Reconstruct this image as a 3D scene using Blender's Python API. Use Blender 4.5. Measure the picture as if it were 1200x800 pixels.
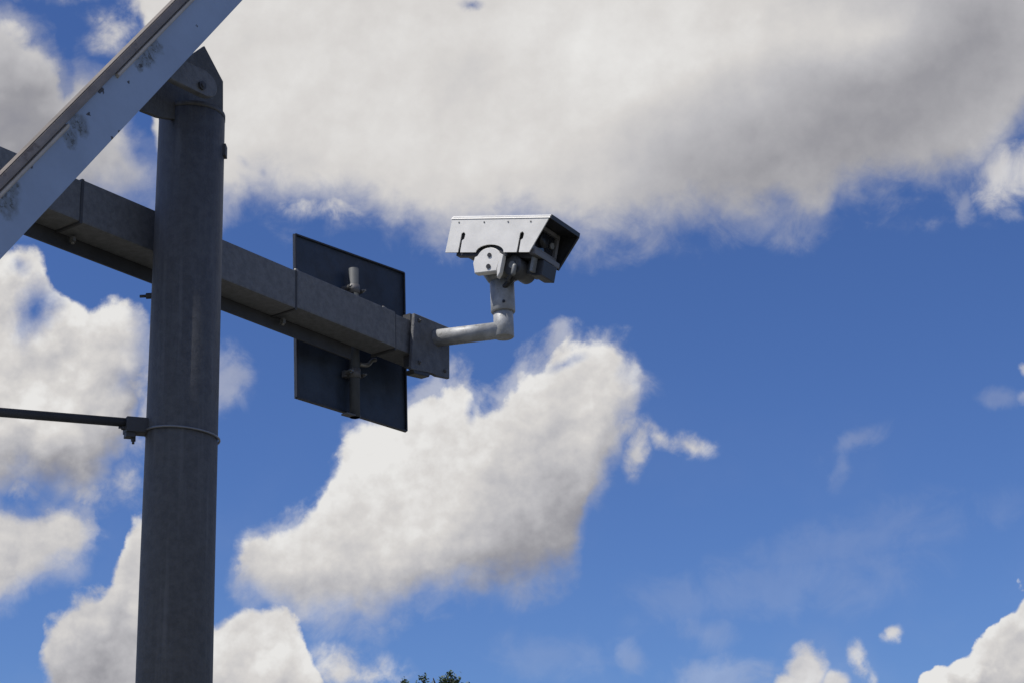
import bpy, bmesh, math, random
from mathutils import Vector, Matrix
R_ = math.radians
scene = bpy.context.scene
for o in list(bpy.data.objects): bpy.data.objects.remove(o)
COL = scene.collection
random.seed(7)

# ------------------------------------------------------------------ camera
PITCH, ROLL, FPX = R_(20), -0.043, 2000.0
R0 = Vector((1, 0, 0)); U0 = Vector((0, -math.sin(PITCH), math.cos(PITCH))); FW = Vector((0, math.cos(PITCH), math.sin(PITCH)))
RT = R0*math.cos(ROLL) + U0*math.sin(ROLL)
UP = -R0*math.sin(ROLL) + U0*math.cos(ROLL)
EYE = Vector((0, 0, 1.6))
cd = bpy.data.cameras.new('camera'); cam = bpy.data.objects.new('camera', cd); COL.objects.link(cam)
m = Matrix.Identity(4)
for i in range(3):
    m[i][0] = RT[i]; m[i][1] = UP[i]; m[i][2] = -FW[i]; m[i][3] = EYE[i]
cam.matrix_world = m
cd.sensor_width = 36; cd.lens = 60.0; cd.clip_start = 0.1; cd.clip_end = 20000
scene.camera = cam

# ------------------------------------------------------------------ light
SUN_AZ, SUN_EL = 244.0, 60.0            # azimuth clockwise from +Y
sd = bpy.data.lights.new('sun', 'SUN'); sun = bpy.data.objects.new('sun', sd); COL.objects.link(sun)
sd.energy = 4.4; sd.angle = R_(0.53); sd.color = (1.0, 0.945, 0.86)
sv = Vector((math.sin(R_(SUN_AZ))*math.cos(R_(SUN_EL)), math.cos(R_(SUN_AZ))*math.cos(R_(SUN_EL)), math.sin(R_(SUN_EL))))
sun.rotation_euler = (-sv).to_track_quat('-Z', 'Y').to_euler()
sun.location = (0, 0, 30)
scene.view_settings.view_transform = 'Standard'; scene.view_settings.look = 'None'
scene.view_settings.exposure = 0.0; scene.view_settings.gamma = 1.0
scene.view_settings.use_curve_mapping = False
scene.render.resolution_x = 1024; scene.render.resolution_y = 682

# ------------------------------------------------------------------ world: sky + clouds as functions of the direction looked in
world = bpy.data.worlds.new('World'); scene.world = world; world.use_nodes = True
nt = world.node_tree; nt.nodes.clear()
class G:
    """tiny node-graph writer"""
    def __init__(s, nt): s.nt = nt
    def new(s, t, **k):
        n = s.nt.nodes.new(t)
        for a, b in k.items(): setattr(n, a, b)
        return n
    def put(s, inp, v):
        if hasattr(v, 'is_output') or isinstance(v, bpy.types.NodeSocket): s.nt.links.new(v, inp)
        elif v is not None: inp.default_value = v
    def m(s, op, a, b=None, c=None, clamp=False):
        n = s.new('ShaderNodeMath', operation=op, use_clamp=clamp)
        s.put(n.inputs[0], a); s.put(n.inputs[1], b)
        if c is not None: s.put(n.inputs[2], c)
        return n.outputs[0]
    def add(s, a, b): return s.m('ADD', a, b)
    def sub(s, a, b): return s.m('SUBTRACT', a, b)
    def mul(s, a, b): return s.m('MULTIPLY', a, b)
    def mn(s, a, b): return s.m('MINIMUM', a, b)
    def mx(s, a, b): return s.m('MAXIMUM', a, b)
    def vm(s, op, a, b=None):
        n = s.new('ShaderNodeVectorMath', operation=op)
        s.put(n.inputs[0], a)
        if b is not None:
            if op == 'SCALE': s.put(n.inputs['Scale'], b)
            else: s.put(n.inputs[1], b)
        return n.outputs['Value'] if op in ('DOT_PRODUCT', 'LENGTH') else n.outputs[0]
    def comb(s, x, y, z=0.0):
        n = s.new('ShaderNodeCombineXYZ'); s.put(n.inputs[0], x); s.put(n.inputs[1], y); s.put(n.inputs[2], z); return n.outputs[0]
    def sep(s, v):
        n = s.new('ShaderNodeSeparateXYZ'); s.put(n.inputs[0], v); return n.outputs
    def noise(s, v, scale, detail=6, rough=.55, col=False, dist=0.0):
        n = s.new('ShaderNodeTexNoise'); n.noise_dimensions = '3D'
        s.put(n.inputs['Vector'], v); n.inputs['Scale'].default_value = scale; n.inputs['Detail'].default_value = detail
        n.inputs['Roughness'].default_value = rough; n.inputs['Distortion'].default_value = dist
        return n.outputs['Color' if col else 'Fac'] if col else n.outputs[0]
    def step(s, v, a, b, lo=0.0, hi=1.0):
        n = s.new('ShaderNodeMapRange', interpolation_type='SMOOTHSTEP')
        s.put(n.inputs['Value'], v); s.put(n.inputs['From Min'], a); s.put(n.inputs['From Max'], b)
        n.inputs['To Min'].default_value = lo; n.inputs['To Max'].default_value = hi
        return n.outputs[0]
    def mix(s, f, a, b):
        n = s.new('ShaderNodeMix', data_type='RGBA'); s.put(n.inputs[0], f)
        for i, v in ((6, a), (7, b)):
            s.put(n.inputs[i], v if isinstance(v, bpy.types.NodeSocket) else (*v, 1.0))
        return n.outputs[2]
g = G(nt)
tc = g.new('ShaderNodeTexCoord'); D = tc.outputs['Generated']
# a flat chart of the sky round one fixed compass direction; units: 0.001 = about 0.057 degree. cx/cy count in 1/2000 rad steps
den = g.mx(g.vm('DOT_PRODUCT', D, FW), 0.08)
cx = g.add(g.mul(g.m('DIVIDE', g.vm('DOT_PRODUCT', D, RT), den), 2.0), 0.6)      # 0 .. 1.2 over the view
cy = g.sub(0.4, g.mul(g.m('DIVIDE', g.vm('DOT_PRODUCT', D, UP), den), 2.0))       # 0 .. 0.8 downward
front = g.step(g.vm('DOT_PRODUCT', D, FW), 0.80, 0.90)
P0v = g.comb(cx, cy, 0.0)
_m = g.new('ShaderNodeMapping', vector_type='POINT'); g.put(_m.inputs['Vector'], P0v)
_m.inputs['Rotation'].default_value = (.71, .43, .37); _m.inputs['Location'].default_value = (.137, .291, .613)
PN = _m.outputs[0]                            # tilted, so that no noise lattice lies flat in the picture
# domain warp so that authored outlines curl like cloud edges
def warped(amp_big, amp_small, seed):
    sh = g.vm('ADD', PN, (seed, seed*1.7, seed*.3))
    a = g.vm('SCALE', g.vm('SUBTRACT', g.noise(sh, 6.0, 4, .55, True), (.5, .5, .5)), amp_big)
    b = g.vm('SCALE', g.vm('SUBTRACT', g.noise(sh, 24.0, 5, .64, True), (.5, .5, .5)), amp_small)
    return g.sep(g.vm('ADD', P0v, g.vm('ADD', a, b)))
LO, HI = -200.0, 1400.0
def curve(xs, pts):
    """height of an outline (in chart units) over the compass direction"""
    n = g.new('ShaderNodeFloatCurve')
    t = g.m('DIVIDE', g.sub(xs, LO/1000), (HI-LO)/1000, clamp=True)
    g.put(n.inputs['Value'], t)
    c = n.mapping.curves[0]
    pts = sorted(pts)
    pp = [((x-LO)/(HI-LO), (y+400)/1600.0) for x, y in pts]
    if pp[0][0] > 0: pp.insert(0, (0.0, pp[0][1]))
    if pp[-1][0] < 1: pp.append((1.0, pp[-1][1]))
    c.points[0].location = pp[0]; c.points[1].location = pp[-1]
    for p_ in pp[1:-1]: c.points.new(*p_)
    for p_ in c.points: p_.handle_type = 'AUTO'
    n.mapping.use_clip = False
    n.mapping.update()
    return g.sub(g.mul(n.outputs[0], 1.6), 0.4)
def blob(px, py, rx, ry, ang=0.0, src=None):
    """soft bump, 1 in the middle, 0 at the rim"""
    n = g.new('ShaderNodeMapping', vector_type='TEXTURE')
    g.put(n.inputs['Vector'], src if src is not None else P0v)
    n.inputs['Location'].default_value = (px/1000, py/1000, 0)
    n.inputs['Rotation'].default_value = (0, 0, R_(ang))
    n.inputs['Scale'].default_value = (rx/1000, ry/1000, 1)
    gr = g.new('ShaderNodeTexGradient', gradient_type='SPHERICAL')
    g.put(gr.inputs[0], n.outputs[0])
    return gr.outputs['Fac']
def seen_noise(scale, detail, rough, off=(0, 0, 0), dist=0.0):
    return g.noise(g.vm('ADD', PN, off), scale, detail, rough, dist=dist)

fb_mid = seen_noise(9, 8, .58, (3.1, 1.2, 0))
fb_fine = seen_noise(26, 8, .60, (7.7, 2.2, 0), .3)
# relief: the same noise read twice, a little apart, gives puffs lit from above
def relief(scale, off, dx, dy, det=5, rough=.6):
    return g.sub(seen_noise(scale, det, rough, off), seen_noise(scale, det, rough, (off[0]+dx, off[1]+dy, off[2])))
rel_big = relief(11, (3.1, 1.2, 0), .010, .022)
rel_mid = relief(30, (5.1, 8.2, 0), .003, .009)
def lumps(scale, smooth, seed, wob):
    """rounded heaps: returns (bulge, how much the spot faces up and to the left)"""
    v = g.vm('ADD', g.comb(cx, cy, seed), g.vm('SCALE', g.vm('SUBTRACT', g.noise(PN, scale*1.1, 4, .6, True), (.5, .5, .5)), wob))
    n = g.new('ShaderNodeTexVoronoi', feature='SMOOTH_F1'); n.inputs['Scale'].default_value = scale
    n.inputs['Smoothness'].default_value = smooth; n.inputs['Detail'].default_value = 0.0
    g.put(n.inputs['Vector'], v)
    dv = g.vm('SUBTRACT', n.outputs['Position'], v)
    face = g.mul(g.vm('DOT_PRODUCT', dv, (.45, .90, 0)), scale)
    return g.sub(0.55, n.outputs['Distance']), face
puff, face1 = lumps(17, .55, .21, .045)
puff2, face2 = lumps(41, .6, .57, .022)
bulge = g.add(g.mul(puff, .7), g.mul(puff2, .35))
facing = g.add(g.mul(face1, .6), g.mul(face2, .4))
tone_parts = []
fringe = seen_noise(15, 7, .62, (1.9, 6.3, 0), .5); fringe_amt = .50
def band(top, bot, warp, edge_amp, soft, left=None, right=None, soft_low=None, puffiness=0.0, fringed=True, rim=.10, basal=.22, lump=.0):
    """cloud lying between two outlines: crisper where the sun strikes it, softer at its base"""
    wx, wy = warp[0], warp[1]
    n_ = g.add(g.mul(g.sub(fb_fine, .5), edge_amp), g.mul(g.sub(fb_mid, .5), edge_amp*.9))
    if puffiness: n_ = g.add(n_, g.mul(g.sub(bulge, .22), puffiness))
    cv = None; thin = None
    n2 = g.mul(g.sub(fringe, .5), edge_amp*2.2)
    def lay(d, sf):
        nonlocal cv, thin
        st = g.step(g.add(d, n_), -sf*.45, sf); cv = st if cv is None else g.mul(cv, st)
        st = g.step(g.add(g.add(d, n_), n2), -.020-sf*.4, sf*.9); thin = st if thin is None else g.mul(thin, st)
    adj = None
    if bot is not None:
        db = g.sub(curve(wx, bot), wy); lay(db, soft_low or soft)
        adj = g.mul(g.step(g.add(db, n_), .0, .085, 1.0, 0.0), -basal)
    if top is not None:
        dt = g.sub(wy, curve(wx, top)); lay(dt, soft)
        t_ = g.mul(g.step(g.add(dt, n_), .004, .075, 1.0, 0.0), rim); adj = t_ if adj is None else g.add(adj, t_)
    if lump: adj = g.add(adj, g.add(g.mul(facing, lump), g.mul(g.step(bulge, .26, .06), -lump*.55)))
    if left is not None: lay(g.sub(wx, left/1000), soft)
    if right is not None: lay(g.sub(right/1000, wx), soft_low or soft)
    tone_parts.append(g.mul(adj, cv))
    return g.mx(cv, g.mul(thin, fringe_amt)) if fringed else cv

WA = warped(.030, .016, 1.3); WB = warped(.024, .020, 4.9); WC = warped(.012, .006, 9.4)
# 1 the great cloud across the top, soft grey base
c1 = band(None, [(-200, -150), (80, -120), (140, -60), (165, 20), (180, 160), (195, 240), (230, 252), (265, 244), (300, 226), (345, 236), (400, 240), (440, 255), (470, 264), (500, 274), (600, 266), (690, 276), (760, 272),
              (830, 260), (900, 254), (960, 264), (985, 236), (1040, 216), (1110, 218), (1150, 204), (1185, 164), (1230, 130), (1400, 90)], WA, .055, .046, basal=.12)
# 2 the wedge in the middle
c2 = band([(256, 690), (266, 652), (282, 630), (310, 618), (345, 604), (370, 584), (384, 548), (400, 514), (420, 494), (450, 474), (480, 460), (520, 446), (545, 438), (562, 462), (582, 452), (604, 430), (636, 420), (650, 396), (690, 400), (742, 414), (760, 446)],
              [(250, 640), (264, 672), (282, 704), (320, 722), (375, 732), (430, 732), (468, 722), (495, 704), (550, 698), (605, 690), (655, 678), (680, 646), (694, 596), (718, 551), (746, 505), (764, 444)],
              WB, .044, .015, 252, 760, .040, puffiness=.035, rim=.10, basal=.20, lump=.10)
# 3 clouds at the left
c3 = band([(-200, 0), (0, 12), (30, 34), (62, 70), (76, 92), (92, 72), (106, 80), (135, 120), (160, 150), (190, 170)], [(-200, 320), (0, 262), (60, 250), (120, 240), (185, 235)], WB, .036, .026, None, 200, .05, puffiness=.03, lump=.10)
c4 = band([(-200, 300), (0, 282), (45, 286), (72, 330), (95, 358), (130, 348), (165, 346), (190, 376)],
              [(-200, 600), (0, 592), (30, 564), (60, 580), (100, 590), (130, 564), (150, 524), (165, 474), (180, 444)], WB, .036, .012, None, 190, .045, puffiness=.05, rim=.16, basal=.26, lump=.20, fringed=False)
c5 = band([(-200, 560), (0, 580), (40, 592), (85, 590), (112, 598), (120, 640)], [(-200, 740), (0, 706), (40, 686), (70, 668), (105, 660), (122, 634)], WB, .030, .018, None, 126, .026, puffiness=.03, lump=.12)
c6 = band([(40, 780), (52, 726), (75, 702), (112, 686), (140, 656), (155, 606), (175, 596), (200, 650), (240, 716), (270, 702), (300, 694), (335, 695), (352, 722), (366, 764), (392, 800), (480, 830)], None,
              WB, .034, .013, 44, 470, puffiness=.045, rim=.14, lump=.18, fringed=False)
# 4 crisp heap at lower right
c7 = band([(1030, 830), (1066, 797), (1100, 776), (1142, 744), (1166, 718), (1180, 700), (1196, 680), (1260, 650), (1400, 630)], None, WC, .014, .005, 1040, None, None, .075, False, rim=.22, lump=.42)
# 5 scraps: (x, y, rx, ry, angle, strength)
scr = [(944, 785, 32, 40, 8, 1.3), (930, 802, 30, 22, 0, 1.2), (975, 800, 24, 24, 0, 1.1), (1007, 772, 20, 34, -10, .85), (1018, 790, 14, 20, 0, .5), (1049, 744, 20, 13, -35, .75), (808, 521, 42, 24, 12, .85), (772, 514, 46, 20, 16, .6), (748, 530, 22, 50, 8, .85), (735, 505, 40, 36, 0, .6),
       (1204, 430, 16, 14, 0, .7), (400, 792, 60, 30, -10, .9), (365, 800, 40, 30, 0, .8), (430, 796, 44, 24, 0, .8),
       (15, 570, 60, 30, 0, .5), (138, 36, 62, 36, -35, .62), (118, 20, 40, 22, 10, .35), (184, -5, 52, 40, 0, 1.1), (60, -6, 120, 18, 0, .35),
       (155, 560, 50, 60, 0, .35), (100, 575, 60, 60, 0, .45), (380, 240, 150, 34, 4, .45), (1100, 262, 160, 30, 0, .18), (450, 790, 60, 40, 0, .5), (400, 775, 90, 44, 10, .45), (165, 470, 50, 120, 0, .5)]
sw = g.comb(WB[0], WB[1], 0.0)
tot = None
for (x, y, rx, ry, an, st) in scr:
    b = g.mul(blob(x, y, rx, ry, an, sw), st)
    tot = b if tot is None else g.mx(tot, b)
ero = g.mul(g.add(g.sub(fb_fine, .5), g.mul(g.sub(fringe, .5), .6)), 1.35)
c8 = g.mul(g.step(g.add(tot, g.mul(ero, g.mn(g.mul(tot, 3.0), 1.0))), .10, .85), .92)
fnt = None                                    # faint wisps, never more than half there
for (x, y, rx, ry, an, st) in [(1000, 517, 60, 22, -28, .16), (985, 545, 20, 44, 20, .12), (1168, 466, 44, 18, 0, .15), (1196, 464, 20, 16, 0, .35), (1170, 195, 66, 70, 12, .85), (1150, 150, 60, 60, 0, .6), (738, 770, 30, 34, 0, .18), (850, 792, 110, 46, 0, .24),
                               (828, 740, 60, 40, 0, .14), (900, 690, 260, 60, -8, .09), (1000, 630, 260, 50, -12, .08), (640, 770, 140, 44, 0, .10), (1185, 250, 30, 14, 30, .3), (1130, 240, 16, 40, 10, .3), (262, 448, 44, 60, 0, .42)]:
    b = g.mul(g.step(g.add(blob(x, y, rx, ry, an, sw), g.mul(g.sub(fringe, .5), 1.9)), .12, .95), st)
    b = g.mul(b, g.step(blob(x, y, rx*1.25, ry*1.25, an, sw), .0, .55))
    fnt = b if fnt is None else g.mx(fnt, b)
# holes of blue
hol = None
for (x, y, rx, ry, an, st) in [(548, 6, 20, 13, 0, .55), (288, 190, 22, 14, 30, .32), (310, 200, 12, 16, 0, .3), (40, 365, 40, 62, 20, .75), (552, 482, 10, 26, 10, .55), (90, 345, 26, 20, 0, .3), (22, 310, 26, 20, 0, .5), (150, 440, 34, 40, 0, .3), (165, 178, 40, 26, 0, .6), (660, 425, 40, 12, -20, .5)]:
    b = g.mul(blob(x, y, rx, ry, an, sw), st)
    hol = b if hol is None else g.mx(hol, b)
cover = g.m('MULTIPLY', c1, 1.0)
for c in (c2, c3, c4, c5, c6, c7): cover = g.mx(cover, c)
cover = g.mul(cover, g.sub(1.0, g.step(g.add(hol, g.mul(ero, .35)), .08, .75)))
cover = g.mx(cover, c8)
cover = g.mx(cover, fnt)
# thin veil of haze, stronger low down
veil = g.mul(g.step(seen_noise(3.2, 6, .55, (2, 9, 0)), .45, .85), g.step(cy, .42, .85, 0.0, .24))
cover = g.sub(1.0, g.mul(g.sub(1.0, cover), g.sub(1.0, veil)))
# tones of the clouds: 1 = sunlit, 0 = deep grey base
tone = g.add(.87, 0.0)
for (x, y, rx, ry, an, v) in [(910, 185, 310, 130, -14, -.58), (1150, 50, 280, 210, 0, -.56), (1020, 40, 120, 60, 0, .26), (700, 250, 160, 80, 0, .06), (560, 95, 130, 60, 0, -.10), (700, 60, 160, 90, 0, .10),
                              (660, 620, 180, 130, -35, -.50), (540, 695, 200, 80, 0, -.20), (735, 480, 60, 100, 0, -.12), (30, 470, 100, 150, 0, .10), (20, 150, 190, 170, 0, -.62), (60, 560, 150, 70, 0, -.42), (120, 790, 130, 150, 0, -.36), (150, 450, 70, 110, 0, -.25),
                              (470, 530, 160, 110, -30, .16), (150, 400, 60, 50, 0, .14), (300, 780, 110, 70, 0, .06), (1180, 190, 70, 70, 0, .22)]:
    tone = g.add(tone, g.mul(blob(x, y, rx, ry, an, sw), v))
soft1 = g.step(cy, .22, .34)                       # the great cloud is smooth, the lower ones puffier
tone = g.add(tone, g.mul(rel_big, g.add(.28, g.mul(soft1, .42))))
tone = g.add(tone, g.mul(rel_mid, g.add(.03, g.mul(soft1, .20))))
for t_ in tone_parts: tone = g.add(tone, t_)
tone = g.add(tone, g.mul(c7, .06))
tone = g.add(tone, g.mul(g.sub(fb_mid, .5), .14))
tone = g.m('MINIMUM', g.mx(tone, 0.0), 1.06)
ramp = g.new('ShaderNodeValToRGB'); g.put(ramp.inputs[0], tone)
el = ramp.color_ramp.elements
el[0].position = 0.0; el[0].color = (.205, .208, .262, 1)
el[1].position = 1.0; el[1].color = (.80, .79, .775, 1)
e = el.new(.30); e.color = (.32, .318, .345, 1)
e = el.new(.60); e.color = (.50, .495, .515, 1)
e = el.new(.84); e.color = (.675, .655, .64, 1)
sky = g.new('ShaderNodeTexSky', sky_type='NISHITA'); sky.sun_disc = False
sky.sun_elevation = R_(SUN_EL); sky.sun_rotation = R_(SUN_AZ); sky.air_density = 1.0; sky.dust_density = 0.4; sky.ozone_density = 2.2
SKY_STRENGTH = 0.085
# overall rest of the sky: scattered cloud
rest = g.step(g.noise(g.vm('MULTIPLY', D, (1, 1, 2.2)), 2.6, 7, .58), .50, .62)
cover_all = g.add(g.mul(front, cover), g.mul(g.sub(1.0, front), g.mul(rest, .85)))
up = g.step(g.sep(D)[2], -0.02, 0.04)
cover_all = g.mul(cover_all, up)
tint = g.vm('MULTIPLY', sky.outputs[0], (.55, .745, 1.185))   # the deep blue of a dry clear day, as the phone recorded it
bg1 = g.new('ShaderNodeBackground'); g.put(bg1.inputs[0], tint); bg1.inputs[1].default_value = SKY_STRENGTH
bg2 = g.new('ShaderNodeBackground'); g.put(bg2.inputs[0], ramp.outputs[0]); bg2.inputs[1].default_value = 1.0
ms = g.new('ShaderNodeMixShader'); g.put(ms.inputs[0], cover_all)
nt.links.new(bg1.outputs[0], ms.inputs[1]); nt.links.new(bg2.outputs[0], ms.inputs[2])
out = g.new('ShaderNodeOutputWorld'); nt.links.new(ms.outputs[0], out.inputs[0])
world.cycles.sampling_method = 'MANUAL'; world.cycles.sample_map_resolution = 1024

# ------------------------------------------------------------------ materials
def mat(name, col, rough=.6, metal=0.0, var=.25, vscale=8, dirt=None, dirt_amt=0.0, dscale=3.0, bump=.15, bscale=60, streak=0.0, coat=0.0):
    mt = bpy.data.materials.new(name); mt.use_nodes = True
    n = mt.node_tree; q = G(n); b = n.nodes['Principled BSDF']
    t = q.new('ShaderNodeTexCoord').outputs['Object']
    nz = q.noise(t, vscale, 8, .65)
    lo = tuple(c*(1-var) for c in col); hi = tuple(min(1, c*(1+var)) for c in col)
    c = q.mix(q.step(nz, .3, .7), lo, hi)
    sp = q.noise(t, vscale*14, 3, .6)
    c = q.mix(q.mul(q.step(sp, .45, .8), var*.8), c, tuple(x*.6 for x in col))
    if streak:
        s = q.noise(q.vm('MULTIPLY', t, (14, 14, .6)), 2.2, 5, .6)
        c = q.mix(q.mul(q.step(s, .5, .75), streak), c, tuple(min(1, x*2.0+.01) for x in col))
        s = q.noise(q.vm('MULTIPLY', t, (22, 22, .4)), 1.7, 5, .6)
        c = q.mix(q.mul(q.step(s, .52, .8), streak), c, tuple(x*.45 for x in col))
    if dirt:
        dn = q.noise(t, dscale, 9, .7, dist=.4)
        c = q.mix(q.step(dn, 1-dirt_amt, 1-dirt_amt+.06), c, dirt)
    q.put(b.inputs['Base Color'], c)
    q.put(b.inputs['Roughness'], q.add(rough-.1, q.mul(nz, .2)))
    b.inputs['Metallic'].default_value = metal
    b.inputs['Coat Weight'].default_value = coat
    bp = q.new('ShaderNodeBump'); bp.inputs['Strength'].default_value = bump; bp.inputs['Distance'].default_value = .004
    q.put(bp.inputs['Height'], q.add(q.noise(t, bscale, 4, .6), q.mul(q.noise(t, 9, 3, .5), 1.5)))
    q.put(b.inputs['Normal'], bp.outputs[0])
    return mt
M = {}
M['pole'] = mat('weathered_pole_steel', (.088, .089, .090), .66, 0, .20, 34, streak=.34, bump=.6, bscale=120, dirt=(.115, .116, .117), dirt_amt=.36, dscale=5)
M['arm'] = mat('galvanised_beam', (.145, .150, .158), .58, .15, .20, 34, bump=.6, bscale=110, dirt=(.10, .09, .08), dirt_amt=.34)
M['rail'] = mat('dark_steel', (.05, .052, .058), .6, 0, .2, 9)
M['bracket'] = mat('bracket_steel', (.13, .13, .135), .55, .3, .2, 12)
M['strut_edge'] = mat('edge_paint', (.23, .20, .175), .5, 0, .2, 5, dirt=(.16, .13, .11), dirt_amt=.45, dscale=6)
M['strut_rust'] = mat('edge_brown', (.14, .12, .105), .7, 0, .3, 8)
M['sign'] = mat('sign_back', (.023, .036, .060), .55, 0, .35, 9, bump=.2, dirt=(.032, .046, .070), dirt_amt=.4, dscale=4)
M['signpole'] = mat('sign_post_steel', (.060, .068, .078), .65, 0, .2, 10)
M['white'] = mat('white_enamel', (.785, .775, .74), .42, 0, .07, 9, bump=.12, dirt=(.52, .50, .45), dirt_amt=.39, coat=.2)
M['dark'] = mat('black_plastic', (.022, .023, .027), .45, 0, .25, 12)
M['dgrey'] = mat('dark_grey_housing', (.075, .078, .085), .5, 0, .2, 12)
M['mgrey'] = mat('grey_cast_metal', (.24, .25, .25), .5, .2, .2, 10)
M['pipe'] = mat('galvanised_pipe', (.35, .36, .365), .5, .1, .24, 16, bump=.3, dirt=(.24, .24, .235), dirt_amt=.42, dscale=12)
M['bolt'] = mat('bolt_zinc', (.24, .235, .22), .4, .6, .2, 20)
M['wire'] = mat('wire_steel', (.22, .23, .25), .4, .6, .1, 20)
def glass():
    mt = bpy.data.materials.new('window_glass'); mt.use_nodes = True
    b = mt.node_tree.nodes['Principled BSDF']; b.inputs['Base Color'].default_value = (.02, .022, .03, 1)
    b.inputs['Roughness'].default_value = .05; b.inputs['Specular IOR Level'].default_value = .6
    return mt
M['glass'] = glass()

# ------------------------------------------------------------------ helpers
def ray(px, py):
    return ((px-600)*RT - (py-400)*UP + FPX*FW).normalized()
def dirv(az): return Vector((math.sin(R_(az)), math.cos(R_(az)), 0))
def onplane(px, py, p, n):
    r = ray(px, py); return EYE + r*((p-EYE).dot(n)/r.dot(n))
Z = Vector((0, 0, 1))
def box(bm, c, ax, half, bev=0.0):
    """box centred at c with three axes and half sizes"""
    vs = []
    for i in (-1, 1):
        for j in (-1, 1):
            for k in (-1, 1):
                vs.append(bm.verts.new(c + ax[0]*half[0]*i + ax[1]*half[1]*j + ax[2]*half[2]*k))
    F = [(0, 1, 3, 2), (4, 6, 7, 5), (0, 4, 5, 1), (2, 3, 7, 6), (0, 2, 6, 4), (1, 5, 7, 3)]
    fs = [bm.faces.new([vs[i] for i in f]) for f in F]
    if bev:
        es = list({e for f in fs for e in f.edges})
        bmesh.ops.bevel(bm, geom=es, offset=bev, segments=2, profile=.7, affect='EDGES')
def extr(bm, pts, vec, bev=0.0):
    """prism: closed outline pts pushed along vec"""
    a = [bm.verts.new(p) for p in pts]; b = [bm.verts.new(p+vec) for p in pts]
    n = len(pts); fs = [bm.faces.new(a), bm.faces.new(list(reversed(b)))]
    for i in range(n):
        fs.append(bm.faces.new((a[(i+1) % n], a[i], b[i], b[(i+1) % n])))
    if bev:
        es = list({e for f in fs[:2] for e in f.edges})
        bmesh.ops.bevel(bm, geom=es, offset=bev, segments=1, affect='EDGES')
    return fs
def tube(bm, pts, rad, seg=24, caps=True, smooth=True):
    rads = rad if isinstance(rad, (list, tuple)) else [rad]*len(pts)
    rings = []; prev = None
    for i, p in enumerate(pts):
        t = (pts[min(i+1, len(pts)-1)] - pts[max(i-1, 0)]).normalized()
        if prev is None:
            x = t.orthogonal().normalized()
        else:
            x = (prev - t*prev.dot(t)).normalized()
        prev = x; y = t.cross(x)
        rings.append([bm.verts.new(p + (x*math.cos(2*math.pi*k/seg) + y*math.sin(2*math.pi*k/seg))*rads[i]) for k in range(seg)])
    for a, b in zip(rings, rings[1:]):
        for k in range(seg):
            f = bm.faces.new((a[k], a[(k+1) % seg], b[(k+1) % seg], b[k])); f.smooth = smooth
    if caps:
        bm.faces.new(list(reversed(rings[0]))); bm.faces.new(rings[-1])
def fillet(pts, r, n=8):
    out = [pts[0]]
    for a, b, c in zip(pts, pts[1:], pts[2:]):
        u = (a-b).normalized(); v = (c-b).normalized()
        p, q = b+u*r, b+v*r
        for i in range(n+1):
            t = i/n; out.append(p*(1-t)**2 + b*2*t*(1-t) + q*t*t)
    out.append(pts[-1]); return out
def base(o):
    b = Vector((0, 0, 0))
    while o is not None: b += o.location; o = o.parent
    return b
def obj(name, bm, mt, parent=None, origin=None, fix=True):
    if fix: bmesh.ops.recalc_face_normals(bm, faces=bm.faces[:])
    off = base(parent) if parent is not None else (origin or Vector((0, 0, 0)))
    for v in bm.verts: v.co -= off
    me = bpy.data.meshes.new(name); bm.to_mesh(me); bm.free()
    o = bpy.data.objects.new(name, me); COL.objects.link(o)
    me.materials.append(mt)
    if parent is not None: o.parent = parent
    else: o.location = off
    return o
def part(name, parent, mt, fn, *a, **k):
    bm = bmesh.new(); fn(bm, *a, **k); return obj(name, bm, mt, parent)
def thing(name, label, cat, loc, group=None):
    o = bpy.data.objects.new(name, None); COL.objects.link(o); o.location = loc
    o['label'] = label; o['category'] = cat
    if group: o['group'] = group
    return o
def bolt(name, p, axis, r, h, parent, mt=None):
    def f(bm):
        tube(bm, [p, p+axis*h], r, 6, smooth=False)
        tube(bm, [p+axis*h*.9, p+axis*(h*1.5)], r*.5, 10)
    return part(name, parent, mt or M['bolt'], f)

# ------------------------------------------------------------------ ground (below the picture; it lights the undersides)
bm = bmesh.new(); S = 6000
vs = [bm.verts.new(p) for p in ((-S, -S, 0), (S, -S, 0), (S, S, 0), (-S, S, 0))]; bm.faces.new(vs)
gm = mat('dry_grass_ground', (.125, .120, .095), .9, 0, .3, .6, bump=.3)
go = obj('ground', bm, gm, fix=False); go['kind'] = 'structure'
bm = bmesh.new()
vs = [bm.verts.new(p) for p in ((-60, 8.0, .004), (60, 8.0, .004), (60, 16, .004), (-60, 16, .004))]; bm.faces.new(vs)
ro = obj('road', bm, mat('asphalt', (.05, .05, .052), .85, 0, .2, 2), fix=False); ro['kind'] = 'structure'

# ------------------------------------------------------------------ steel gantry: frame of axes
AZ = 34.58
DA = dirv(AZ); NA = dirv(AZ+90)              # along the beam (going away), and out of its near face
PA = EYE + ray(263, 281.6)*7.4               # a point on the top near edge of the beam
AH, AW = .181, .145                          # beam height and depth
def ap(s, n, z): return PA + DA*s + NA*n + Z*z   # beam coordinates
def abox(bm, s0, s1, n0, n1, z0, z1, bev=0.0):
    box(bm, ap((s0+s1)/2, (n0+n1)/2, (z0+z1)/2), (DA, NA, Z), (abs(s1-s0)/2, abs(n1-n0)/2, abs(z1-z0)/2), bev)

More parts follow.
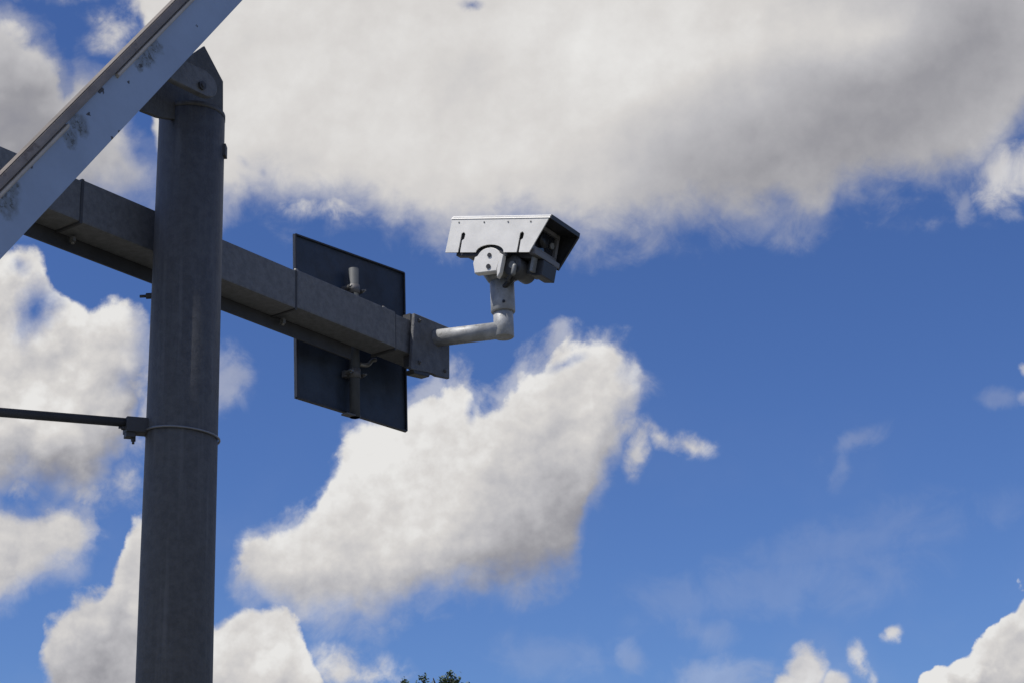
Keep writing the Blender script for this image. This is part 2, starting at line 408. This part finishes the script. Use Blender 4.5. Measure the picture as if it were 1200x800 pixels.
# -- the post
PX, PY, PR = -1.2835, 6.285, .1375
POST_TOP = onplane(222, 128, Vector((PX, PY-PR*.7, 0)), Vector((0, -1, 0))).z
post = thing('steel_post', 'thick dark grey round steel post standing in front of the beam', 'post', (PX, PY, 0))
part('shaft', post, M['pole'], lambda bm: tube(bm, [Vector((PX-.012, PY, 0)), Vector((PX-.006, PY, 3.0)), Vector((PX+.004, PY, POST_TOP))], [PR*1.05, PR*1.01, PR*.975], 48))
def baseplate(bm):
    box(bm, Vector((PX, PY, .015)), (Vector((1, 0, 0)), Vector((0, 1, 0)), Z), (.26, .26, .014), .004)
part('base_plate', post, M['bracket'], baseplate)
# head of the post: cap plate and two raked gusset plates that hold the strut
WP = PA + NA*.47                             # near face plane of the strut
def onA(px, py, off): return onplane(px, py, PA+NA*off, NA)
def gus(bm):
    pts = [onA(*q, .20) for q in ((262, 96), (240, 54), (205, 78), (168, 104), (150, 120), (168, 130), (186, 137), (262, 150))]
    extr(bm, pts, -NA*.018, .003)
part('gusset', post, M['pole'], gus)
def cap(bm):
    tube(bm, [Vector((PX+.004, PY, POST_TOP)), Vector((PX+.004, PY, POST_TOP+.02))], PR*.985, 48)
part('post_cap', post, M['pole'], cap)
def lug(bm):
    a = [onA(205+22*math.cos(t), 96+20*math.sin(t), .30) for t in ()]
    c = onA(236, 101, .32); ex = (onA(200, 84, .32)-c).normalized(); ey = ex.cross(NA).normalized()
    pts = []
    for k in range(17):
        t = -math.pi/2 + math.pi*k/16
        pts.append(c - ex*math.cos(t)*.062 + ey*math.sin(t)*.055)
    pts += [c+ex*.20+ey*.055, c+ex*.20-ey*.055]
    extr(bm, pts, NA*.03, .004)
lg = part('lug', post, M['arm'], lug)
bolt('bolt', onA(236, 101, .35), NA, .020, .010, lg, M['rail'])
def seamf(bm):
    zc = POST_TOP-.13
    box(bm, Vector((PX+.004+PR*.98, PY, zc-.02)), (Vector((1, 0, 0)), Vector((0, 1, 0)), Z), (.010, .02, .026), .002)
part('lifting_tab', post, M['rail'], seamf)
b_ = onplane(176, 347, Vector((PX, PY, 0)), Vector((0, -1, 0)))
bolt('bolt', Vector((PX-PR*.8, PY, b_.z)), Vector((-1, 0, 0)), .012, .05, post, M['rail'])
# steel cable round the post
def ring(bm):
    z = onplane(212, 499, Vector((PX, PY-PR, 0)), Vector((0, -1, 0))).z
    pts = []
    for k in range(49):
        t = 2*math.pi*k/48
        pts.append(Vector((PX-.003+(PR+.006)*math.cos(t), PY+(PR+.006)*math.sin(t), z - .014*math.cos(t))))
    tube(bm, pts, .0045, 8, caps=False)
part('wire_band', post, M['wire'], ring)

# -- the box beam
beam = thing('box_beam', 'grey galvanised square box beam with bolted joints crossing behind the round post', 'beam', ap(0, -AW/2, -AH))
J = [-.779, .452, 1.151]
part('beam_section', beam, M['arm'], abox, -5.0, J[0], -AW, -.004, -AH+.004, -.004, .006)
part('beam_section', beam, M['arm'], abox, J[0]+.001, J[1], -AW, 0, -AH, 0, .007)
part('beam_section', beam, M['arm'], abox, J[1]+.004, J[2]-.002, -AW+.002, .004, -AH+.004, .006, .008)
part('beam_section', beam, M['arm'], abox, J[2]+.002, 1.50, -AW, -.004, -AH+.006, -.001, .006)
def joint(s):
    def f(bm): abox(bm, s-.006, s+.006, -AW-.004, .001, -AH-.006, .003, .002)
    o = part('joint_plate', beam, M['rail'], f)
for s in J: joint(s)
# small bolts above and below the joints
for s in (J[1]+.03, J[2]-.05): bolt('bolt', ap(s, -.03, .004), Z, .016, .014, beam)
for s in (J[0]+.06, J[1]+.04): bolt('bolt', ap(s, -AW+.03, -AH-.012), -Z, .014, .018, beam)
# hanging rear rail
def railz(bm): abox(bm, -5.0, 1.0, -AW-.012, -AW-.002, -AH-.058, -.03, .002)
part('rear_rail', beam, M['rail'], railz)
# end plate that carries the pipe
def endp(bm):
    pts = [onA(486, 367, .03), onA(527, 384, .03), onA(527, 443, .03), onA(512, 440, .03), onA(507, 436, .03), onA(482, 432, .03)]
    extr(bm, pts, -NA*.02, .003)
part('end_plate', beam, mat('end_plate_steel', (.105, .11, .12), .6, .1, .25, 20, bump=.5, bscale=110), endp)
def endp2(bm):
    pts = [onA(481, 367, .0), onA(527, 386, .0), onA(527, 440, .0), onA(482, 428, .0)]
    extr(bm, pts, -NA*.05, .003)
part('end_box', beam, M['rail'], endp2)
def endp3(bm):
    pts = [onA(484, 432, .028), onA(505, 437, .028), onA(503, 441, .028), onA(486, 437, .028)]
    extr(bm, pts, -NA*.05, .002)
part('bracket_foot', beam, M['dark'], endp3)
for q in ((491, 376), (491, 424), (521, 434)): bolt('bolt', onA(*q, .03), NA, .010, .010, beam, M['bracket'])

# -- the pale raking strut
st0 = onA(0, 305, .47); strut = thing('raking_strut', 'pale blue painted steel strut with chipped paint, leaning up across the post head', 'strut', Vector((st0.x-2.6, st0.y-3.4, 0)))
lo0, lo1 = onA(0, 305, .47), onA(285, 0, .47)
hi0, hi1 = onA(8, 203, .47), onA(196, 1, .47)
dl = (lo1-lo0).normalized(); dh = dl
pn = dl.cross(NA).normalized(); pn = pn if pn.z > 0 else -pn
wd = ((hi0-lo0).dot(pn) + (hi1-lo0).dot(pn))/2
t_lo = -(lo0.z-.05)/dl.z; t_hi = 4.0
def sb(bm, t0, t1, w0, w1, n0, n1, bev=.004):
    c = lo0 + dl*((t0+t1)/2) + pn*((w0+w1)/2) + NA*((n0+n1)/2)
    box(bm, c, (dl, pn, NA), ((t1-t0)/2, abs(w1-w0)/2, abs(n1-n0)/2), bev)
M['strut'] = mat('pale_paint', (.31, .40, .55), .5, 0, .08, 3, bump=.2)
def worn_paint(mt, org):
    """flaked places and chips, each with its own outline"""
    n = mt.node_tree; q = G(n); b_ = n.nodes['Principled BSDF']; t = q.new('ShaderNodeTexCoord').outputs['Object']
    t2 = q.vm('ADD', t, q.vm('SCALE', q.vm('SUBTRACT', q.noise(t, 16, 6, .7, True), (.5, .5, .5)), .09))
    t3 = q.vm('ADD', t, q.vm('SCALE', q.vm('SUBTRACT', q.noise(t, 50, 4, .7, True), (.5, .5, .5)), .035))
    base_c = b_.inputs['Base Color'].links[0].from_socket
    def field(items, src):
        tot = None
        for (px, py, r) in items:
            c_ = onA(px, py, .47) - org
            g_ = q.new('ShaderNodeTexGradient', gradient_type='SPHERICAL')
            q.put(g_.inputs[0], q.vm('SCALE', q.vm('SUBTRACT', src, tuple(c_)), 270.0/r))
            tot = g_.outputs['Fac'] if tot is None else q.mx(tot, g_.outputs['Fac'])
        return tot
    big = field([(172, 66, 16), (181, 54, 15), (164, 76, 10), (92, 148, 16), (82, 162, 13), (6, 236, 20), (14, 222, 12)], t2)
    f = q.mul(q.step(big, .02, .45), q.step(q.noise(t, 45, 6, .7), .22, .60))
    c = q.mix(q.mul(f, .85), base_c, (.17, .20, .225))
    f = q.mul(q.step(big, .30, .55), q.step(q.noise(t, 60, 5, .7), .52, .58))
    c = q.mix(f, c, (.10, .115, .12))
    sm = field([(118, 106, 5), (109, 108, 4), (209, 8, 3), (132, 162, 2.6), (36, 195, 3), (31, 193, 2.4), (165, 77, 2.6), (104, 134, 2.6), (140, 154, 2), (60, 140, 1.6), (230, 30, 1.6), (150, 96, 1.6)], t3)
    c = q.mix(q.step(sm, .08, .22), c, (.06, .06, .065))
    q.put(b_.inputs['Base Color'], c)
worn_paint(M['strut'], strut.location)
part('web', strut, M['strut'], sb, t_lo, t_hi, 0, wd-.004, -.018, 0)
part('lower_flange', strut, M['strut'], sb, t_lo, t_hi, .012, .024, -.20, -.0185, .003)
part('lip', strut, M['strut_rust'], sb, t_lo, t_hi, wd-.010, wd-.001, -.030, .010, .003)
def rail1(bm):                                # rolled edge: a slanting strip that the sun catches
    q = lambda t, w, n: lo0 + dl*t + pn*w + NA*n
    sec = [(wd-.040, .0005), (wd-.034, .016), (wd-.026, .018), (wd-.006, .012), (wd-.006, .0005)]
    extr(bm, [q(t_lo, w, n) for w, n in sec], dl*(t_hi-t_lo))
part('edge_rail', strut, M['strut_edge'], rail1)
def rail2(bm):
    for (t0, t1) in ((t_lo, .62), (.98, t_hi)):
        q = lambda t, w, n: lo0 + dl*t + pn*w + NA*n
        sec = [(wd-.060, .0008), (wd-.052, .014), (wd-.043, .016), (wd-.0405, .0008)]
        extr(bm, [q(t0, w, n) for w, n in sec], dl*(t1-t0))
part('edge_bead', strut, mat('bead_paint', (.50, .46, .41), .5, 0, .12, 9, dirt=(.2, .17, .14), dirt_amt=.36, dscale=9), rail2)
# -- thin stay rod with its clamp
rodp = Vector((PX, PY, 0)); rn = dirv(62+90)
ra, rb = onplane(0, 482.5, rodp+rn*(-.02), rn), onplane(172, 496.5, rodp+rn*(-.02), rn)
rd = (rb-ra).normalized()
rod = thing('stay_rod', 'thin dark horizontal stay rod clamped to the left side of the post', 'rod', rb)
part('rod', rod, M['rail'], lambda bm: tube(bm, [rb-rd*5.0, rb+rd*.06], .0175, 16))
def clampf(bm):
    c = rb - rd*.035 - Z*.012
    box(bm, c, (rd, rn, Z), (.05, .03, .030), .006)
    box(bm, c-rd*.03-Z*.03, (rd, rn, Z), (.018, .02, .018), .004)
part('clamp', rod, M['rail'], clampf)
bolt('bolt', rb-rd*.05-Z*.05, -Z, .010, .022, rod, M['rail'])
bolt('bolt', rb-rd*.075-Z*.022, -rd, .009, .022, rod, M['rail'])

# ------------------------------------------------------------------ added unseen panel on a mast, placed left of view to shade the post
pc = Vector((PX, PY, 3.75)) + sv*4.5
shade_obj = thing('added_shade_panel', 'added out-of-view panel on a slim steel mast, shading the round post', 'added shade panel', Vector((pc.x-.9, pc.y-.6, 0)))
sx = sv.cross(Z).normalized(); sy = sx.cross(sv).normalized()
part('panel', shade_obj, M['glass'], lambda bm: box(bm, pc, (sx, sy, sv), (.27, .95, .02), .004))
part('panel_frame', shade_obj, M['arm'], lambda bm: box(bm, pc-sv*.035, (sx, sy, sv), (.285, .965, .012), .004))
def mastf(bm):
    f_ = Vector((pc.x-.9, pc.y-.6, 0)); tube(bm, [f_, f_+Z*(pc.z-.55)], .06, 20)
    tube(bm, [f_+Z*(pc.z-.6), pc-sv*.05], .035, 12)
part('mast', shade_obj, M['pole'], mastf)

# ------------------------------------------------------------------ square road sign seen from behind
AS = 41.0; DS = dirv(AS); NS = dirv(AS+90)
# its mounting post just behind the beam
spc = onplane(415.5, 440, PA - NA*(AW+.055), NA)
PS = spc - NS*.05
def onS(px, py, off=0.0): return onplane(px, py, PS+NS*off, NS)
tl, tr, br, bl = onS(344, 274), onS(473, 320), onS(476, 506), onS(346, 466)
sgn = thing('road_sign', 'square dark blue sign plate seen from behind, mounted behind the box beam', 'sign', (bl+br)/2)
def plate(bm): extr(bm, [tl, tr, br, bl], -NS*.004)
sp = part('sign_plate', sgn, M['sign'], plate)
def rim(bm):
    cs = [tl, tr, br, bl]; ctr = (tl+tr+br+bl)/4
    for a, b in zip(cs, cs[1:]+cs[:1]):
        d = (b-a).normalized(); mid = (a+b)/2; inn = (ctr-mid); inn = (inn-d*inn.dot(d)).normalized()
        box(bm, mid+inn*.004+NS*.006, (d, inn, NS), ((b-a).length/2-.004, .004, .0055), .001)
part('rim', sgn, M['dark'], rim)
sfront = mat('sign_face_white', (.75, .75, .75), .35, 0, .03, 4)
def sface(bm):
    bm.faces.new([bm.verts.new(p - NS*.007) for p in (tl, bl, br, tr)])
part('sign_face', sgn, sfront, sface)
s_top = onplane(416, 316, spc, NS); s_bot = onplane(417, 489, spc, NS)
part('mounting_post', sgn, M['signpole'], lambda bm: tube(bm, [Vector((spc.x, spc.y, s_bot.z)), Vector((spc.x, spc.y, s_top.z))], .0245, 20))
def clamp(z):
    def f(bm):
        tube(bm, [Vector((spc.x, spc.y, z-.022)), Vector((spc.x, spc.y, z+.022))], .030, 20)
        box(bm, Vector((spc.x, spc.y, z))-NS*.03, (DS, NS, Z), (.045, .012, .016), .003)
    c = part('clamp', sgn, M['bracket'], f)
    bolt('bolt', Vector((spc.x, spc.y, z))+DS*.045-NS*.01, NS, .010, .03, c)
    bolt('bolt', Vector((spc.x, spc.y, z))-DS*.045-NS*.01, NS, .010, .03, c)
clamp(onplane(415, 340, spc, NS).z); clamp(onplane(416, 438, spc, NS).z)
def foot(bm):
    c = Vector((spc.x, spc.y, s_bot.z+.004)); box(bm, c-DS*.025, (DS, NS, Z), (.045, .02, .004), .001)
part('foot_plate', sgn, M['bracket'], foot)
def ubolt(bm):
    c = Vector((spc.x, spc.y, 0)); c.z = onplane(424, 428, spc, NS).z
    tube(bm, fillet([c+DS*.03, c+DS*.09+Z*.01, c+DS*.12+Z*.05, c+DS*.14+Z*.05], .02), .011, 8)
part('beam_bracket', sgn, M['bolt'], ubolt)

# ------------------------------------------------------------------ cranked pipe that carries the camera
pst = onA(513, 396, .03); AP = 99.0
pd = dirv(AP)
elb = onplane(590.5, 386.5, pst, pd.cross(Z).normalized())
pd = (elb-pst).normalized()
pipe = thing('cranked_pipe', 'galvanised cranked pipe, bright on top, rising from the beam end plate', 'pipe', pst)
ptop = Vector((elb.x, elb.y, elb.z+.245))
part('lower_tube', pipe, M['pipe'], lambda bm: tube(bm, [pst-pd*.03, elb+pd*.036], .042, 40))
part('riser', pipe, M['pipe'], lambda bm: tube(bm, [elb-Z*.041, elb-Z*.036, elb+Z*.13], [.044, .049, .049], 40))
def sleeve(bm):
    a = Vector((elb.x, elb.y, elb.z+.088)); tube(bm, [a, a+Z*.005, a+Z*.16], [.056, .060, .060], 40)
slv = part('sleeve', pipe, M['pipe'], sleeve)
bolt('set_screw', Vector((elb.x, elb.y, elb.z+.125))+(-pd.cross(Z)*.0+dirv(175)*.058), dirv(175), .008, .008, slv, M['dark'])

# ------------------------------------------------------------------ traffic camera in its sun shield
AWz = 30.0; TL = R_(14)
W = dirv(AWz); L = dirv(AWz+90)*math.cos(TL) - Z*math.sin(TL); UU = dirv(AWz+90)*math.sin(TL) + Z*math.cos(TL)
HW, HL, HH = .285, .575, .186
# near top front corner B on the ray, at the depth that puts the shield astride the pipe
rB = ray(645, 252.5)
tB = ((Vector((elb.x, elb.y, 0))-Vector((EYE.x, EYE.y, 0))).dot(W) - HW*.48)/rB.dot(W)
B = EYE + rB*tB
Q = B - L*HL                                   # near top rear corner = origin of the local frame
def c(l, w, u): return Q + L*l + W*w + UU*u
def cbox(bm, l0, l1, w0, w1, u0, u1, bev=.003):
    box(bm, c((l0+l1)/2, (w0+w1)/2, (u0+u1)/2), (L, W, UU), (abs(l1-l0)/2, abs(w1-w0)/2, abs(u1-u0)/2), bev)
cam_t = thing('traffic_camera', 'white traffic camera in a slotted sun shield on top of the cranked pipe', 'camera', ptop)
RAKE = .085
def side(w0, slots):
    def f(bm):
        pts = [(.004, -.012), (.012, 0), (HL, 0), (HL-RAKE, -HH)]
        if slots:
            # keyhole slot, then the half round relief, then the other slot
            for kind, x in (('s', .425), ('a', .262), ('s', .082)):
                if kind == 's':
                    pts += [(x+.007, -HH), (x+.006, -HH+.062), (x+.017, -HH+.070), (x+.019, -HH+.094), (x+.008, -HH+.106), (x-.005, -HH+.098), (x-.006, -HH+.03), (x-.007, -HH)]
                else:
                    for k in range(13):
                        t = math.pi*k/12; pts.append((x+.082*math.cos(t), -HH+.040*math.sin(t)))
        pts += [(0, -HH)]
        extr(bm, [c(l, w0, u) for l, u in pts], W*.006)
    return f
hood = part('sun_shield', cam_t, M['white'], side(0, True))
part('far_cheek', hood, M['white'], side(HW-.006, False))
def roof(bm):
    # roof sheet with bent-over edges, its lower surface facing the housing
    sec = [(-.002, -.012), (-.001, -.008), (.014, .008), (.020, .010), (HW-.020, .010), (HW-.014, .008), (HW+.001, -.008), (HW+.002, -.012), (HW-.004, -.0121), (HW-.018, .003), (.018, .003), (.004, -.0121)]
    extr(bm, [c(0, w, u) for w, u in sec], L*HL)
part('roof_sheet', hood, M['white'], roof)
def shade_sheet(w):  # dark sheet standing in for the shade on the far cheek's inner side
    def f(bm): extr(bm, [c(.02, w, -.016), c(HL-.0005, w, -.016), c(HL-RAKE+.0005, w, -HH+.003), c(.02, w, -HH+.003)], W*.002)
    part('shade_sheet', hood, M['dark'], f)
shade_sheet(HW-.0095)
part('front_trim', hood, M['dark'], cbox, HL+.0005, HL+.006, .004, HW+.001, -.016, .006, .001)
def cheek_trim(bm):
    extr(bm, [c(HL+.0005, HW-.012, -.0165), c(HL+.006, HW-.012, -.0165), c(HL-RAKE+.005, HW-.012, -HH-.002), c(HL-RAKE-.001, HW-.012, -HH-.002)], W*.014)
part('cheek_trim', hood, M['dark'], cheek_trim)
part('roof_shade_sheet', hood, M['dark'], cbox, .02, HL-.003, .0075, HW-.0075, -.0150, -.0005, .0005)  # black sheet that puts shade under the roof
part('near_shade_sheet', hood, M['dark'], lambda bm: extr(bm, [c(HL-RAKE-.02, .0075, -HH*.9), c(HL-.10, .0075, -.016), c(HL-.012, .0075, -.016), c(HL-RAKE-.002, .0075, -HH*.9)], W*.002))  # shade inside the near cheek, laid on as a black sheet
for l in (.05, .20, .34, .47):
    bolt('screw', c(l, -.0005, -.030), -W, .0045, .002, hood, M['mgrey'])
part('roof_seam', hood, M['mgrey'], cbox, .004, HL-.004, -.0012, .0012, -.0155, -.0125, .0003)
# the housing within
FL = HL-.088
hs = part('housing', cam_t, M['dgrey'], cbox, .03, FL-.03, .030, HW-.030, -.165, -.022, .012)
def frame(bm):
    a0, a1, u0, u1 = .026, HW-.026, -.168, -.018; th = .020
    cbox(bm, FL-.03, FL, a0, a1, u1-th, u1, .003); cbox(bm, FL-.03, FL, a0, a1, u0, u0+th+.010, .003)
    cbox(bm, FL-.03, FL, a0, a0+th, u0+th+.0105, u1-th-.0005, .003); cbox(bm, FL-.03, FL, a1-th, a1, u0+th+.0105, u1-th-.0005, .003)
M['fgrey'] = mat('front_frame_grey', (.17, .172, .185), .5, 0, .15, 12)
part('front_frame', cam_t, M['fgrey'], frame)
part('window', cam_t, M['glass'], cbox, FL-.020, FL-.016, .047, HW-.047, -.1375, -.0385, .0005)
def lens(bm):
    a = c(FL-.016, HW*.42, -.088); tube(bm, [a, a+L*.020, a+L*.020, a+L*.006], [.036, .036, .029, .027], 28, caps=True)
part('lens', cam_t, M['dark'], lens)
def lens2(bm):
    a = c(FL-.016, HW*.74, -.085); tube(bm, [a, a+L*.012], [.016, .016], 20)
part('sensor', cam_t, M['mgrey'], lens2)
part('sill_bar', cam_t, M['fgrey'], cbox, FL-.012, FL+.022, .022, HW-.022, -.186, -.160, .004)
for w in (.05, HW-.05):
    bolt('bolt', c(FL, w, -.026), L, .006, .004, cam_t)
# belly: rail, hanging lamp box at the front, junctions and glands
part('belly_rail', cam_t, M['dgrey'], cbox, .10, FL-.02, .07, HW-.07, -.192, -.166, .004)
part('belly_rail', cam_t, M['dark'], cbox, .06, .36, .012, .05, -.200, -.170, .003)
lampb = part('lamp_box', cam_t, M['dark'], cbox, .462, .520, .095, .225, -.272, -.193, .006)
part('lamp_box_side', lampb, M['dgrey'], cbox, .425, .461, .11, .20, -.262, -.193, .003)
part('lamp_bracket', lampb, M['mgrey'], cbox, .470, .486, .060, .0945, -.262, -.188, .003)
# tilting head
hx = .262; hub = c(hx, .0, -HH-.045)
def knuckle(bm):
    pts = []
    for k in range(15):
        t = math.pi*k/14; pts.append(hub + L*.068*math.cos(t) + Z*.0 + UU*(.018+.052*math.sin(t)))
    pts += [hub - L*.082 + UU*.020, hub-L*.086 - UU*.010, hub - L*.066 - UU*.060 - Z*.004, hub + L*.060 - UU*.050]
    extr(bm, pts, W*.045, .004)
kn = part('tilt_bracket', cam_t, M['white'], knuckle)
def ear(bm):
    pts = [hub + L*.064 + UU*.040, hub + L*.086 + UU*.030, hub+L*.084 - UU*.060, hub+L*.072 - UU*.085, hub+L*.064-UU*.045]
    extr(bm, [p-W*.004 for p in pts], W*.03, .002)
part('ear', kn, M['white'], ear)
for (l, u, r_) in ((.004, .030, .011), (.010, -.028, .012)):
    a_ = hub - W*.0008 + L*l + UU*u
    part('bolt_hole', kn, M['dark'], lambda bm: tube(bm, [a_, a_-W*.004], r_, 16))
pan0 = Vector((elb.x, elb.y, elb.z+.249))
def pan(bm):
    tube(bm, [pan0, pan0+Z*.012, pan0+Z*.045, pan0+Z*.085], [.060, .072, .092, .098], 28)
part('pan_head', cam_t, M['mgrey'], pan)
def yoke(bm):
    zt = c(hx, HW/2, -.192)
    box(bm, (pan0+Z*.085+zt)/2 + W*.0, (L, W, UU), (.075, .085, .055), .008)
part('yoke', cam_t, M['dgrey'], yoke)
def pivot(bm):
    a = c(hx+.115, .045, -HH-.052); tube(bm, [a+W*.0, a+W*.15], .050, 24)
pv = part('tilt_motor', cam_t, M['dgrey'], pivot)
part('motor_cap', pv, M['mgrey'], lambda bm: tube(bm, [c(hx+.115, .040, -HH-.050), c(hx+.115, .0445, -HH-.050)], .018, 16))
def cable(bm):
    a = c(.36, .09, -.20)
    tube(bm, fillet([a, a-UU*.09+L*.01, c(.30, .10, -.345), pan0+Z*.02+L*.06], .03), .013, 12)
part('cable', cam_t, M['dark'], cable)
def cable2(bm):
    a = c(.40, .05, -.195)
    tube(bm, fillet([a, a-UU*.05+L*.0, c(.35, .06, -.315), pan0+Z*.02+L*.08+W*.01], .03), .009, 12)
part('cable', cam_t, M['dgrey'], cable2)
def gland(bm):
    a = c(.402, .030, -.265); tube(bm, [a-UU*.028, a-UU*.02, a+UU*.02, a+UU*.028], [.008, .012, .012, .008], 16)
part('gland', cam_t, M['mgrey'], gland)

# ------------------------------------------------------------------ tree whose top just reaches into the picture
TD = 46.0
tip = EYE + ray(528, 783)*(TD/ray(528, 783).y)
tree = thing('broadleaf_tree', 'far green tree whose leafy top just shows below the sign', 'tree', Vector((tip.x-.3, tip.y, 0)))
tb = Vector((tip.x-.3, tip.y, 0)); TH = tip.z
leafm = mat('leaf_green', (.055, .085, .028), .6, 0, .45, 3.0)
barkm = mat('bark', (.12, .10, .08), .9, 0, .3, 6)
rnd = random.Random(5)
def pxat(px, py): 
    r = ray(px, py); return EYE + r*(TD/r.y)
sprigs = [pxat(528, 785), pxat(519, 793), pxat(537, 794), pxat(544, 799), pxat(496, 790), pxat(474, 794), pxat(508, 800), pxat(527, 800)]
def trunkf(bm):
    tube(bm, [tb, tb+Vector((.05, 0, 2.2)), tb+Vector((0, .1, 4.6)), tb+Vector((.1, 0, 7.4))], [.24, .18, .12, .04], 12)
    for i in range(16):
        h = 2.3+i*.36; a = i*2.4; l = 2.6*(1-abs(h-4.3)/6)
        s = tb+Vector((.03, .05, h)); e_ = s+Vector((math.cos(a)*l, math.sin(a)*l, 1.0))
        tube(bm, [s, (s+e_)/2+Z*.25, e_], [.07, .045, .012], 7)
    for s_ in sprigs:
        b0 = tb+Vector((0, 0, 6.2)); tube(bm, [b0, (b0+s_)/2+Vector(((s_.x-b0.x)*.25, 0, 0)), s_-Z*.05], [.05, .03, .008], 6)
part('trunk', tree, barkm, trunkf)
def crown(bm):
    cl = []
    for i in range(150):
        while True:
            v = Vector((rnd.uniform(-1, 1), rnd.uniform(-1, 1), rnd.uniform(-1, 1)))
            if .45 < v.length < 1: break
        p = tb + Vector((v.x*2.7, v.y*2.7, 4.9+v.z*2.55))
        cl.append((p, rnd.uniform(.28, .55), 60))
    for s_ in sprigs: cl.append((s_-Z*.10, .11, 46)); cl.append((s_-Z*.34, .19, 70)); cl.append((s_-Z*.7, .30, 70))
    cl.append((pxat(532, 797), .17, 90)); cl.append((pxat(522, 801), .18, 90))
    top = None
    for p, r, n in cl:
        for k in range(n):
            v = Vector((rnd.gauss(0, .5), rnd.gauss(0, .5), rnd.gauss(0, .5)))*r
            q = p+v; s = rnd.uniform(.035, .065) if n < 60 or r < .35 else rnd.uniform(.05, .10)
            a = Vector((rnd.gauss(0, 1), rnd.gauss(0, 1), rnd.gauss(0, .6))).normalized(); b = a.orthogonal().normalized()
            b = (b*math.cos(k)+a.cross(b)*math.sin(k))
            bm.faces.new([bm.verts.new(q+a*s), bm.verts.new(q+b*s*.45), bm.verts.new(q-a*s), bm.verts.new(q-b*s*.45)])
bmc = bmesh.new(); crown(bmc); obj('crown', bmc, leafm, tree, fix=False)
